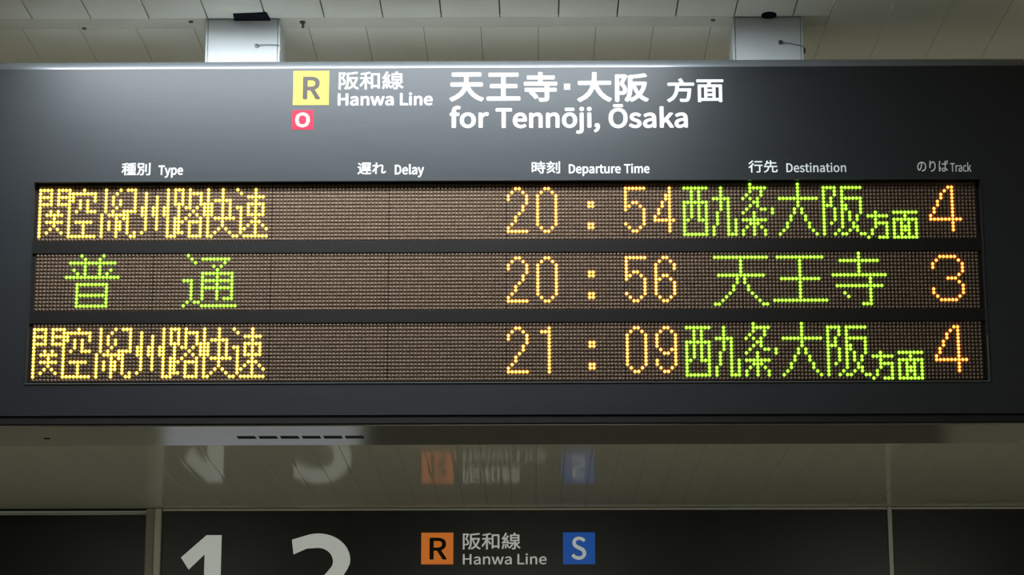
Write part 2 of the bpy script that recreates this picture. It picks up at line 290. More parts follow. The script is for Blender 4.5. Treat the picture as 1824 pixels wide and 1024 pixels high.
    '線': (350, [[183,186, 293,186, 293,154, 183,154], [183,236, 293,236, 293,206, 183,206], [64,66, 71,-9, 92,-6, 83,69], [29,69, 23,25, 12,-14, 33,-22, 43,19, 51,65], [96,73, 113,15, 132,21, 114,78], [310,121, 270,81, 254,121, 254,133, 318,133, 318,257, 239,257, 254,288, 224,294, 213,257, 159,257, 159,133, 229,133, 229,1, 227,-3, 223,-4, 187,-4, 195,-28, 223,-28, 242,-24, 251,-15, 254,1, 254,67, 283,21, 320,-13, 338,8, 306,31, 280,63, 329,105], [146,104, 146,82, 192,82, 180,58, 164,37, 146,20, 127,7, 142,-11, 167,7, 190,32, 208,63, 221,100, 206,105, 201,104], [23,84, 43,90, 110,100, 114,80, 135,86, 127,122, 115,161, 95,156, 105,121, 55,114, 96,168, 133,228, 110,242, 84,195, 48,192, 76,236, 100,285, 76,295, 51,240, 31,207, 21,193, 12,187, 21,163, 69,172, 40,132, 26,116, 14,109]]),
    '行': (350, [[152,273, 152,248, 325,248, 325,273], [93,294, 57,254, 12,218, 28,197, 76,237, 119,284], [137,176, 137,151, 255,151, 255,6, 253,0, 246,-2, 191,-1, 200,-27, 241,-27, 266,-23, 278,-13, 282,6, 282,151, 334,151, 334,176], [107,219, 63,161, 9,113, 27,91, 67,127, 67,-29, 93,-29, 93,156, 132,210]]),
    '遅': (350, [[25,257, 59,234, 86,210, 104,228, 76,251, 41,273], [124,281, 124,193, 123,157, 120,118, 111,79, 95,43, 117,31, 133,69, 143,111, 147,154, 148,193, 148,210, 323,210, 323,281], [148,261, 298,261, 298,230, 148,230], [163,126, 163,107, 225,107, 225,82, 145,82, 145,61, 225,61, 225,18, 250,18, 250,61, 331,61, 331,82, 250,82, 250,107, 315,107, 315,126, 250,126, 250,151, 325,151, 325,171, 281,171, 301,203, 278,210, 257,171, 213,171, 218,173, 210,191, 196,209, 176,202, 195,171, 154,171, 154,151, 225,151, 225,126], [88,172, 19,172, 19,147, 63,147, 63,35, 39,20, 14,-5, 31,-28, 57,3, 78,16, 93,9, 112,-4, 153,-19, 208,-23, 329,-20, 336,7, 274,3, 209,1, 157,4, 117,18, 88,37]]),
    '阪': (350, [[293,168, 276,112, 252,66, 228,114, 211,168], [155,270, 155,145, 154,104, 149,62, 138,22, 119,-14, 140,-30, 161,10, 173,54, 179,100, 180,145, 180,168, 190,168, 209,102, 237,46, 203,14, 164,-7, 180,-29, 218,-6, 252,25, 283,-6, 320,-29, 338,-8, 300,14, 268,44, 286,74, 301,107, 313,145, 321,188, 305,193, 301,192, 180,192, 180,249, 256,257, 324,269, 307,291, 237,279], [28,279, 28,-28, 52,-28, 52,255, 102,255, 69,174, 87,154, 99,136, 105,119, 106,104, 104,90, 98,81, 84,77, 58,78, 65,55, 95,55, 114,61, 126,77, 130,102, 128,118, 123,137, 112,156, 94,178, 134,270, 117,280, 112,279]]),
    '面': (350, [[136,117, 210,117, 210,77, 136,77], [136,138, 136,177, 210,177, 210,138], [136,56, 210,56, 210,15, 136,15], [20,271, 20,246, 155,246, 146,202, 36,202, 36,-28, 62,-28, 62,-9, 287,-9, 287,-28, 314,-28, 314,202, 173,202, 186,246, 331,246, 331,271], [62,15, 62,177, 112,177, 112,15], [287,15, 235,15, 235,177, 287,177]])}

def glyph_contours(ch):
    adv, cs = GLYPHS[ch]
    return adv, [[(c[i], c[i+1]) for i in range(0, len(c), 2)] for c in cs]

def fill(contours):
    """flat triangles of a set of closed outlines with holes -> (verts2d, faces)"""
    cu = bpy.data.curves.new('tmp', 'CURVE')
    cu.dimensions = '2D'; cu.fill_mode = 'BOTH'
    for c in contours:
        sp = cu.splines.new('POLY'); sp.points.add(len(c)-1)
        for i, (x, y) in enumerate(c): sp.points[i].co = (x, y, 0, 1)
        sp.use_cyclic_u = True
    o = bpy.data.objects.new('tmp', cu)
    me = o.to_mesh()
    v = [(p.co.x, p.co.y) for p in me.vertices]
    f = [tuple(p.vertices) for p in me.polygons]
    o.to_mesh_clear()
    bpy.data.objects.remove(o); bpy.data.curves.remove(cu)
    return v, f

def outline_mesh(name, v2, faces, y, bold, mt, parent, step=0.00004):
    """letters in the x-z plane at depth y, facing -y; thin film, made bolder by shifted layers"""
    mb = MB()
    shifts = [(0, 0)]
    if bold > 0:
        shifts += [(bold*math.cos(a*math.pi/4), bold*math.sin(a*math.pi/4)) for a in range(8)]
    for k, (dx, dz) in enumerate(shifts):
        n = len(mb.v)
        mb.v += [(x+dx, y - step*k, z+dz) for x, z in v2]
        for f in faces:
            ar = sum(v2[f[i-1]][0]*v2[f[i]][1] - v2[f[i]][0]*v2[f[i-1]][1] for i in range(len(f)))
            mb.f.append(tuple(n+i for i in (f if ar > 0 else f[::-1])))
            mb.m.append(0)
    return mb.build(name, mt, parent, fix=False)

FDZ = .0014      # small height correction of everything on the board's face
def text(name, s, x0, z0, x1, z1, y, mt, parent, bold=0.0, latin=False, cap=None, extra_space=0, label=None):
    """x0..x1 ink extent; z0..z1 ink extent (kanji) or baseline..cap height (latin)"""
    cs = []; x = 0
    for ch in s:
        if ch == ' ':
            x += 75 + extra_space; continue
        a, cc = glyph_contours(ch)
        cs += [[(px + x, py) for px, py in c] for c in cc]
        x += a + (extra_space if not latin else 0)
    xs = [p[0] for c in cs for p in c]; zs = [p[1] for c in cs for p in c]
    ax, bx = min(xs), max(xs)
    if y > -1 and y < 1: z0 += FDZ; z1 += FDZ
    if latin:
        hc = [p[1] for c in glyph_contours('H')[1] for p in c]
        az, bz = min(hc), max(hc)
    else:
        az, bz = min(zs), max(zs)
    b = bold
    X0, X1, Z0, Z1 = x0+b, x1-b, z0+b, z1-b
    v2, f = fill([[((px-ax)/(bx-ax)*(X1-X0)+X0, (pz-az)/(bz-az)*(Z1-Z0)+Z0) for px, pz in c] for c in cs])
    o = outline_mesh(name, v2, f, y, b, mt, parent)
    if label: o['label'] = label
    return o

def plate(name, x0, z0, x1, z1, y, th, mt, parent, label=None, bevel=0.0003):
    if y < 1: z0 += FDZ; z1 += FDZ
    mb = MB(); mb.box(x0, y-th, z0, x1, y, z1, bevel=bevel)
    o = mb.build(name, mt, parent)
    if label: o['label'] = label
    return o

# ================================================================== SETTING
floor = MB(); floor.box(-5, -12, -.1, 5, 8.6, 0)
tag(floor.build('floor', M['floor']), kind='structure')
w = MB(); w.box(-5.1, -12, 0, -5, 8.6, H+.3); tag(w.build('wall_left', M['wall']), kind='structure')
w = MB(); w.box(5, -12, 0, 5.1, 8.6, H+.3); tag(w.build('wall_right', M['wall']), kind='structure')
w = MB(); w.box(-5, -12.1, 0, 5, -12, H+.3); tag(w.build('wall_back', M['wall']), kind='structure')

# ceiling: long enamelled metal panels under a dark void
ceiling = empty('ceiling', (0, 0, H), kind='structure')
v = MB(); v.box(-5, -12, H+.05, 5, 8.6, H+.30)
v.build('ceiling_void', M['void'], ceiling)

def panel_mesh(w, l, th=.012, e=.0012, rise=.0006):
    """strip panel, length along y, bottom at z=0, edges rolled up"""
    mb = MB()
    prof = [(-w/2, th), (-w/2, rise+e*.4), (-w/2+e, 0.0003), (-w/2+.012, 0), (w/2-.012, 0), (w/2-e, 0.0003), (w/2, rise+e*.4), (w/2, th)]
    n = len(prof)
    for yy in (-l/2, l/2):
        mb.v += [(x, yy, z) for x, z in prof]
    for i in range(n-1):
        mb.f.append((i, i+1, n+i+1, n+i)); mb.m.append(0)
    mb.f.append((n-1, 0, n, 2*n-1)); mb.m.append(0)
    mb.f.append(tuple(range(n))); mb.m.append(0)
    mb.f.append(tuple(range(2*n-1, n-1, -1))); mb.m.append(0)
    return mb.mesh('panel')

PW = .1325
cache = {}
def add_panel(xc, y0, y1, roll=0, dz=0, wid=PW-.0024):
    key = (round(wid, 4), round(y1-y0, 3))
    if key not in cache:
        me = panel_mesh(wid, y1-y0); me.materials.append(M['ceiling']); cache[key] = me
    o = bpy.data.objects.new('panel', cache[key]); COL.objects.link(o)
    o.parent = ceiling
    o.location = (xc, (y0+y1)/2, dz)
    o.rotation_euler = (0, math.radians(roll), 0)
    return o

LX0, LX1 = .117-9*PW, .117+2*PW          # lamp trough in front of the board
LY0, LY1 = -.48, -.26
# rear field (family 2, seams at -0.324 + n*0.1318), long ones run on to the front at the right side
for n in range(-35, 40):
    x0 = -.324 + n*.1319
    if x0 < -4.99 or x0 + .1319 > 4.99: continue
    xc = x0 + .066
    roll = random.uniform(-.10, .10)
    if x0 > .68: add_panel(xc, -3.0, 8.15, roll, wid=.1319-.0008)
    else: add_panel(xc, .1655, 8.15, roll, wid=.1319-.0008)
# front field (family 1, seams at 0.117 + n*0.1325)
for n in range(-38, 4):
    x0 = .117 + n*PW
    if x0 < -4.99: continue
    xc = x0 + PW/2
    e = .0925 + random.uniform(-.002, .002)
    roll = random.uniform(-.12, .12)
    if LX0 - .01 < x0 < LX1 - .01:
        add_panel(xc, LY1, .0925, roll, -.002)
        add_panel(xc, -3.0, LY0, roll, -.002)
    else:
        add_panel(xc, -3.0, .0925, roll, -.002)
add_panel(.6891, -3.0, .0925, 0, -.002, wid=.0815)
# rest of the ceiling behind the camera
for n in range(-37, 38):
    add_panel(n*PW, -12, -3.01, random.uniform(-.1, .1))
# flat cover strip across, with screws
s = MB(); s.box(-4.99, .0985, H-.0004, .7295, .1640, H+.008, bevel=.0006)
s.build('cover_strip', M['ceiling_strip'], ceiling)
for i, (x, y) in enumerate(((-.97, .160), (-.719, .117), (.469, .121), (-1.23, .118))):
    c = MB(); c.cyl((x, y, H-.003), (0, 0, 1), .0052, .004, 10); c.build('screw', M['steel'], ceiling)
c = MB(); c.cyl((-.465, .121, H-.004), (0, 0, 1), .0065, .004, 12); c.cyl((-.464, .121, H-.016), (0, 0, 1), .0028, .013, 8)
c.build('screw', M['steel'], ceiling)['label'] = 'longer screw hanging out of the strip'
# black foam stuffing that sticks out above the two posts
g = MB()
g.v = [(-.616, .060, H-.004), (-.540, .052, H-.004), (-.536, .0995, H-.006), (-.618, .0995, H-.006), (-.616, .060, H+.01), (-.540, .052, H+.01), (-.536, .0995, H+.01), (-.618, .0995, H+.01)]
g.f = [(0,1,2,3), (7,6,5,4), (0,4,5,1), (1,5,6,2), (2,6,7,3), (3,7,4,0)]; g.m = [0]*6
g.build('foam_seal', M['foam'], ceiling)
g = MB(); g.cyl((.592, .082, H-.006), (0, 0, 1), .017, .014, 12)
for i, p in enumerate(g.v): g.v[i] = (p[0], .082 + (p[1]-.082)*1.1, p[2])
g.build('foam_seal', M['foam'], ceiling)

# recessed fluorescent troughs
def trough(x0, x1, y0, y1, mt, label, depth=.012):
    t = empty('ceiling_lamp', ((x0+x1)/2, (y0+y1)/2, H), label, 'lamp', 'recessed ceiling lamps')
    f = MB(); e = .006
    f.box(x0, y0, H-.001, x1, y0+e, H+.045); f.box(x0, y1-e, H-.001, x1, y1, H+.045)
    f.box(x0, y0+e, H-.001, x0+e, y1-e, H+.045); f.box(x1-e, y0+e, H-.001, x1, y1-e, H+.045)
    f.build('frame', M['alu'], t)
    d = MB(); d.box(x0+e, y0+e, H+depth, x1-e, y1-e, H+depth+.01)
    d.build('diffuser', mt, t)
    return t
trough(LX0, LX1, LY0, LY1, M['tube'], 'long recessed lamp in the ceiling just in front of the departure board')
def fill_batten(x, y, label):  # unseen lamps added to brighten the hall and the far ceiling
    t = empty('ceiling_lamp', (x, y, H), label, 'lamp', 'added surface mounted fill lamps')
    f = MB(); f.box(x-.62, y-.11, H-.05, x+.62, y+.11, H-.003, bevel=.004); f.build('body', M['housing'], t)
    d = MB(); d.box(x-.60, y-.10, H-.062, x+.60, y+.10, H-.050, bevel=.002); d.build('diffuser', M['fill_far'] if y > 0 else M['fill_room'], t)
for x in (-2.6, 0, 2.6):
    for y, where in ((3.3, 'between the board and the far sign'), (-4.2, 'in front of the board'), (-8.2, 'far in front of the board')):
        fill_batten(x, y, 'boxy fill lamp added to the ceiling %s, %s' % (where, {-2.6: 'left of the hall', 0: 'in the middle', 2.6: 'right of the hall'}[x]))

# ================================================================== HANGER POSTS
def post(x0, x1, label, hook):
    t = empty('hanger_post', ((x0+x1)/2, .2, 3.30), label, 'post', 'steel posts carrying the departure board')
    b = MB(); b.box(x0+.002, .103, 3.298, x1-.002, .242, H+.02, bevel=.001)
    b.build('column', M['post'], t)
    c = MB(); c.box(x0+.006, .099, 3.299, x1-.006, .104, H-.002, bevel=.0008)
    c.build('cover_plate', M['post'], t)
    for xa, xb in ((x0, x0+.0045), (x1-.0045, x1)):
        e = MB(); e.box(xa, .0985, 3.299, xb, .106, H-.002, bevel=.0006); e.build('edge_strip', M['post'], t)
    (bx, bz), (ex, ez) = hook
    s = MB(); s.cyl((bx, .101, bz), (0, -1, 0), .0046, .007, 14)
    s.build('eye_bolt', M['steel'], t)
    w = MB()
    ring = [(bx + .0044*math.cos(a), .094, bz + .0044*math.sin(a)) for a in [i*math.pi/5 + .6 for i in range(9)]]
    w.tube((ring if bx > 0 else [(bx, .092, bz)]) + [(bx*.6+ex*.4, .094, bz*.6+ez*.4+.0012), (ex, .0965, ez), (ex+.004, .104, ez-.004)], .0009, 6)
    wo = w.build('wire', M['wire'], t, smooth=True)
    k = MB(); k.box(ex-.003, .100, ez-.013, ex+.006, .112, ez-.002, bevel=.002)
    k.build('wire_clamp', M['clamp'] if bx < 0 else M['wire'], t)
    return t
post(-.6820, -.5135, 'bright left post holding the board, white steel with an eye bolt and wire', ((-.5655, 3.3708), (-.5165, 3.3725)))
post(.5110, .6695, 'dim grey right post holding the board, with a slanting wire', ((.6180, 3.3735), (.6690, 3.3640)))

# ================================================================== DEPARTURE BOARD
BX = 1.1425
ZT, ZB = 3.3030, 2.5045
WX0, WX1, WZ0, WZ1 = -1.0315, 1.0320, 2.5750, 3.0225
board = empty('departure_board', (0, .1, 2.484), 'wide black electronic departure board with three rows of glowing dot characters', 'departure board')

# housing box behind the film-faced front
h = MB()
t_ = .004
h.box(-BX, .006, ZT-.012, BX, .244, ZT-.006)          # top sheet
h.box(-BX, .240, 2.486, BX, .244, ZT-.006)            # back
h.box(-BX, .006, 2.486, -BX+t_, .240, ZT-.012)
h.box(BX-t_, .006, 2.486, BX, .240, ZT-.012)
h.build('housing', M['housing'], board)

# front panel: profile (y,z) swept along x, with the display window left open
RT = .0215
prof = [(.010, ZT)]
for i in range(0, 13):
    a = math.radians(90 - i*90/12)
    prof.append((FACE + RT - RT*math.cos(a), ZT - RT + RT*math.sin(a)))
prof.append((FACE, WZ1)); k_hi = len(prof)-1
prof.append((FACE, WZ0)); k_lo = len(prof)-1
prof.append((FACE, ZB)); prof.append((FACE+.003, ZB-.0005))
fp = MB()
xs = [-BX, -BX+.0015, WX0, WX1, BX-.0015, BX]
ins = [.0022, 0, 0, 0, 0, .0022]
for x, iy in zip(xs, ins):
    fp.v += [(x, y+iy, z) for y, z in prof]
n = len(prof)
for j in range(len(xs)-1):
    for i in range(n-1):
        if j == 2 and i == k_hi: continue
        fp.f.append((j*n+i, (j+1)*n+i, (j+1)*n+i+1, j*n+i+1)); fp.m.append(0)
# reveals of the window
def rv(a, b):
    k = len(fp.v); fp.v += [(a[0], FACE, a[1]), (b[0], FACE, b[1]), (b[0], .006, b[1]), (a[0], .006, a[1])]
    fp.f.append((k, k+1, k+2, k+3)); fp.m.append(0)
rv((WX0, WZ1), (WX1, WZ1)); rv((WX1, WZ1), (WX1, WZ0)); rv((WX1, WZ0), (WX0, WZ0)); rv((WX0, WZ0), (WX0, WZ1))
# closed back sheet edges at both ends
for sx in (-1, 1):
    fp.quad((sx*BX, FACE+.0022, ZB), (sx*BX, .008, ZB), (sx*BX, .008, ZT-.006), (sx*BX, FACE+.0022, ZT-RT))
fpo = fp.build('front_panel', [M['black'], M['gloss_edge']], board, fix=False)
me = fpo.data
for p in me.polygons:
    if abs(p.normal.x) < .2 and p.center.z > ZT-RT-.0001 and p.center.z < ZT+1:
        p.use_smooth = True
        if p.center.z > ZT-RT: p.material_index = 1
# thin trim around the window opening
tr = MB(); q = .0016
tr.box(WX0-q, FACE-.0012, WZ1-.0002, WX1+q, FACE+.002, WZ1+q)
lt = MB(); lt.box(WX0-q, FACE-.0016, WZ0-q, WX1+q, FACE+.002, WZ0+.0002); lt.box(WX1, FACE-.0016, WZ0, WX1+q, FACE+.002, WZ0+.10)
lt.build('window_lip', M['lip'], board)
tr.box(WX0-q, FACE-.0012, WZ0, WX0, FACE+.002, WZ1); tr.box(WX1, FACE-.0012, WZ0+.10, WX1+q, FACE+.002, WZ1)
tr.build('window_trim', M['trim'], board)
# bottom rail and underside
r_ = MB(); r_.box(-BX, FACE+.002, 2.4850, BX, .004, ZB-.0005, bevel=.002)
r_.build('bottom_rail', M['rail'], board)
u = MB(); u.box(-BX+.002, -.006, 2.4815, BX-.002, .243, 2.4850, bevel=.0008)
under = u.build('underside_plate', M['under'], board)
for i in range(6):
    x = -.5919 + i*.0474
    s = MB()
    s.v = [(x, .120, 2.4812), (x+.0395, .120, 2.4812), (x+.0405, .154, 2.4812), (x, .154, 2.4812)]
    s.v += [(a, b, 2.4835) for a, b, c in s.v]
    s.f = [(0,1,2,3), (7,6,5,4), (0,4,5,1), (1,5,6,2), (2,6,7,3), (3,7,4,0)]; s.m = [0]*6
    s.build('vent_slot', M['slot_grey'], under)
s = MB(); s.cyl((-1.012, .144, 2.4810), (0, 0, 1), .0075, .0015, 12); s.build('screw_hole', M['slot'], under)

# ---- lettering on the film
LY = FACE - .0003
sq = plate('line_symbol', -.4697, 3.1953, -.3910, 3.2741, FACE, .0006, M['yellow_film'], board, 'orange yellow square with a black R')
text('symbol_letter', 'R', -.4486, 3.2080, -.4093, 3.2609, FACE-.0008, M['letter_black'], sq, bold=.0021, latin=True)
sq = plate('line_symbol', -.4704, 3.1388, -.4244, 3.1837, FACE, .0006, M['red_film'], board, 'small red square with a white O')
text('symbol_letter', 'O', -.4639, 3.1441, -.4318, 3.1779, FACE-.0008, M['white_film'], sq, bold=.0014, label='white letter')
WF = M['white_film']
def T(s, x0, z0, x1, z1, bold, latin, label):
    return text('lettering', s, x0, z0, x1, z1, LY, WF, board, bold=bold, latin=latin, label=label)
T('阪和線', -.3696, 3.2305, -.2268, 3.2720, .0006, False, 'white characters 阪和線')
T('Hanwa', -.3707, 3.1938, -.2479, 3.2218, .0010, True, 'white word Hanwa')
T('Line', -.2340, 3.1938, -.1619, 3.2218, .0010, True, 'white word Line')
T('天', -.1250, 3.2020, -.0493, 3.2690, .0019, False, 'white character 天')
T('王', -.0433, 3.2037, .0311, 3.2680, .0019, False, 'white character 王')
T('寺', .0387, 3.2007, .1124, 3.2693, .0019, False, 'white character 寺')
plate('lettering', .1274, 3.2282, .1408, 3.2420, FACE, .0005, WF, board, 'white square dot')
T('大', .1560, 3.1998, .2323, 3.2685, .0019, False, 'white character 大')
T('阪', .2395, 3.1994, .3136, 3.2652, .0019, False, 'white character 阪')
T('方', .3535, 3.1983, .4138, 3.2535, .0016, False, 'white character 方')
T('面', .4185, 3.1981, .4783, 3.2508, .0013, False, 'white character 面')
T('for', -.1243, 3.1416, -.0383, 3.1875, .0016, True, 'white word for')
T('Tennōji,', -.0234, 3.1409, .2056, 3.1864, .0016, True, 'white word Tennōji')
T('Ōsaka', .2245, 3.1400, .3985, 3.1855, .0016, True, 'white word Ōsaka')
for s, c, lab in (('種別', (-.8419, 3.0361, -.7790, 3.0645), 0), ('遅れ', (-.3254, 3.0363, -.2634, 3.0631), 0), ('時刻', (.0555, 3.0369, .1174, 3.0645), 0),
                  ('行先', (.5288, 3.0369, .5926, 3.0649), 0), ('のりば', (.8968, 3.0374, .9649, 3.0637), 0)):
    T(s, *c, .0004 if s != 'のりば' else .0003, False, 'white heading ' + s)
for s, c in (('Type', (-.7613, 3.0369, -.7075, 3.0583)), ('Delay', (-.2438, 3.0360, -.1800, 3.0577)), ('Departure', (.1365, 3.0369, .2500, 3.0575)), ('Time', (.2574, 3.0369, .3128, 3.0575)),
             ('Destination', (.6115, 3.0377, .7418, 3.0579)), ('Track', (.9685, 3.0374, 1.0146, 3.0572))):
    T(s, *c, .0006 if s not in ('Track', 'Destination') else .0004, True, 'white heading ' + s)

# ---- LED display
P = .008
GAP = 19.4793
def uvz(row, r): return 2.7998 - (row*GAP + r - 27)*P
def ux(c): return (c - 127.5)*P
def rows(spec, base=0):
    """spec: list of (rows, cols) strings -> set of (row, col)"""
    out = set()
    for line in spec.split(';'):
        rr, cc = line.split(':')
        R = []
        for a in rr.split(','):
            if '-' in a: p, q = a.split('-'); R += range(int(p), int(q)+1)
            else: R.append(int(a))
        for a in cc.split(','):
            if '-' in a: p, q = a.split('-'); L = range(int(p), int(q)+1)
            else: L = [int(a)]
            for r in R:
                for c in L: out.add((r, c+base))
    return out

KANKU = rows('1:0-3,5-8,12,18,22,24-26;2:0,3,5,8-15,18,21,26,29;3:0-3,5-8,9,15,18,20,26,29;4:0,3,5,8,9,11,13,15,18,20,22,26,29;'
             '5:0-3,5-8,11,13,18,20,22,26,29;6:0,8,11,13,18,21,26,28,29;7:0,3,5,8,10,13-15,18,20,23-26,28,29;8:0,2-6,8,17,19-24,28,29;'
             '9:0,4,8,17,21,23,24,29;10:0,2-6,8,10-14,17,19,21,22,24,29;11:0,4,8,12,17,19,21,22,24,29;12:0,3,5,8,12,17,19,21,22,24,29;'
             '13:0,2,6,8,12,17,21,24,26,28;14:0,8-15,17,21,25,26')
SHU = rows('1:35,37-39,41,46,50,54,59;2:35,37,39,41-44,46,50,55,59;3:32,35,37,39,41,44,46,50,57-61;4:32,35,37,39,41,44,46,48-52,59;'
           '5:32,35,37-39,41,44-47,50,52,57-61;6:31,32,34,35,38,40,41,43,45-47,50,52,54,55,57,59,61;7:31,32,34,35,38,42,45-47,50,52,55,57,59,61;'
           '8:31,32,34,35,38,41,43,45-47,50,52,55,57-61;9:32,35,37,38,40,44,46,48-53,55,59;10:32,35,37-39,41-44,46,50,55,58-60;'
           '11:32,35,37,38,41,44,46,50,55,57,59,61;12:32,35,37,38,41,44,46,49,51,55,56,59,62;13:35,37-39,41,44,46,48,52,55,59;14:35-37,41-44,46,47,53,54,56-62')
KANJI7 = KANKU | SHU
DIG = {
 '0': '1,13:2,3;2,12:1,4;3-11:0,5',
 '1': '1:3;2:1-3;3-13:3',
 '2': '1:2,3;2:1,4;3,4:0,5;5:5;6,7:4;8:3;9,10:2;11:1;12:0;13:0-5',
 '4': '1,2:4;3,4:3,4;5,6:2,4;7,8:1,4;9:0,4;10:0-5;11-13:4',
 '5': '1:0-5;2-4:0;5:0,2,3;6:0,1,4;7:0,5;8-10:5;11:0,5;12:1,4;13:2,3',
 '6': '1:2,3;2:1,4;3,4:0,5;5:0;6:0,2,3;7:0,1,4;8-11:0,5;12:1,4;13:2,3',
 '9': '1:2,3;2:1,4;3-6:0,5;7:1,4,5;8:2,3,5;9:5;10,11:0,5;12:1,4;13:2,3'}
BIG4 = '1:5,6;2:4,6;3,4:3,6;5,6:2,6;7,8:1,6;9:0,6;10:0-8;11-13:6'
BIG3 = '1,13:2-6;2,12:1,7;3,4:0,8;5:8;6,8:7;7:4-6;9:8;10,11:0,8'
NISHI = '1,5,14:0-6;2-4:2,4;6-9:0,2,4,6;10:0,1,4-6;11-13:0,6'
KYU = '1-3:10;4:8-12;5-7:10,12;8,9:9,12;10,11:9,12,14;12,13:8,12,14;14:8,12-14'
JO = '0:18;1:18-22;2:18,21;3:17,21;4:16,18,20;5:19,20;6:18,20;7:17,21,22;8:16,19;9:19;10:16-22;11:18-20;12:17,19,21;13,14:16,19,22'
TEN = '7,8:24'
DAI = '0-3:31;4:26-36;5,6:31;7,8:30,32;9,10:29,33;11,12:28,34;13:27,35;14:26,36'
SAKA = '1:38-41,43-48;2,3:38,41,43;4:38,40,43-48;5:38,40,43,48;6:38-40,43,44,48;7:38,41,43,44,48;8:38,41,43,45,48;9,10:38,41,43,45,47;11:38,40,43,46;12:38,43,46,47;13:38,42,45,47;14:38,41,43,44,48,49'
HOU = '8:52;9:50-55;10:52;11:52-55;12:52,55;13,14:51,55;15:50,53-55'
MEN = '8,10,15:57-63;9:60;11,14:57,59,61,63;12,13:57,59-61,63'
TEN2 = '1:0-14;2-5:7;6:1-13;7,8:6,8;9,10:5,9;11:4,10;12:3,11;13:2,12;14:0,1,13,14'
OU = '1:1-13;2-12:7;7:2-12;13:0-14'
JI = '0,1:7;2:2-12;3-5:7;6:0-14;7,8:10;9:1-13;10:10;11:3,10;12:4,10;13:10;14:8-10'
FU = '0:12,18;1:13,17;2:9-21;3:13,17;4:10,13,17,20;5:11,13,17,19;6:8-22;8,11,14:11-19;9,10,12,13:11,19'
TSU = '0:41;1:42,45-52;2:43,51;3:48,50;4:49;5:45-53;6:45,49,53;7:40-42,45-53;8:42,45,49,53;9:42,45-53;10,11:42,45,49,53;12:42,45,49,51-53;13:41,43,44;14:40,45-54'

def dest_a(): return [('西', NISHI, 176), ('九', KYU, 176), ('条', JO, 176), ('・', TEN, 176), ('大', DAI, 176), ('阪', SAKA, 176), ('方', HOU, 176), ('面', MEN, 176)]
def seg(lo, hi): return {(r, c) for r, c in KANJI7 if lo <= c < hi}
def kanji7():
    out = []; done = set()
    cuts = [('関', 0, 9), ('空', 9, 16), ('紀', 16, 27), ('州', 27, 36), ('路', 36, 46), ('快', 46, 54), ('速', 54, 64)]
    return [(nm, seg(a, b)) for nm, a, b in cuts]
def clock(s):
    return [(s[0], rows(DIG[s[0]], 128)), (s[1], rows(DIG[s[1]], 136)), (':', rows('5,6:150,151')), (':', rows('11,12:150,151')), (s[2], rows(DIG[s[2]], 160)), (s[3], rows(DIG[s[3]], 168))]

DISPLAY = [
    [('yellow', kanji7()), ('orange', clock('2054')), ('green', [(a, rows(b, c)) for a, b, c in dest_a()]), ('amber', [('4', rows(BIG4, 243))])],
    [('green', [('普', rows(FU)), ('通', rows(TSU))]), ('orange', clock('2056')), ('green', [('天', rows(TEN2, 184)), ('王', rows(OU, 200)), ('寺', rows(JI, 216))]), ('amber', [('3', rows(BIG3, 243))])],
    [('yellow', kanji7()), ('orange', clock('2109')), ('green', [(a, rows(b, c)) for a, b, c in dest_a()]), ('amber', [('4', rows(BIG4, 243))])]]

LED = {}
for nm_, core_, rim_ in (('yellow', (3.0, 2.4, .75), (3.0, 1.8, .08)), ('orange', (3.0, 2.0, .70), (3.0, 1.0, .06)),
                         ('amber', (2.8, 1.7, .50), (3.0, .66, .035)), ('green', (.98, 2.0, .24), (.56, 1.75, .02))):
    LED[nm_] = (emitter('lit %s core' % nm_, core_, 1.0, base=(.05, .04, .02)), emitter('lit %s rim' % nm_, rim_, 1.0, base=(.05, .04, .02)))
M['dot_off'] = material('unlit dot lens', (0.150, 0.107, 0.077), rough=.7, spec=.05, noise=((55, 55, 55), .16))

def dome(mb, x, z, y, r, h, n, core=None):
    """shallow lens facing -y; materials 0 = core (or whole), 1 = rim"""
    b = len(mb.v)
    rings = [(r, 0.0), (r*.84, h*.60), (r*.60, h*.86)] if core is not None else [(r, 0.0), (r*.86, h*.55), (r*.5, h*.9)]
    for rr, hh in rings:
        for k in range(n):
            a = 2*math.pi*(k+.5)/n
            mb.v.append((x + rr*math.cos(a), y - hh, z + rr*math.sin(a)))
    mb.v.append((x, y - h, z)); tip = len(mb.v)-1
    L = len(rings)
    for i in range(L-1):
        for k in range(n):
            j = (k+1) % n
            mb.f.append((b+i*n+k, b+i*n+j, b+(i+1)*n+j, b+(i+1)*n+k))
            mb.m.append(1 if (core is not None and i < core) else 0)
    for k in range(n):
        j = (k+1) % n
        mb.f.append((b+(L-1)*n+k, b+(L-1)*n+j, tip)); mb.m.append(0)

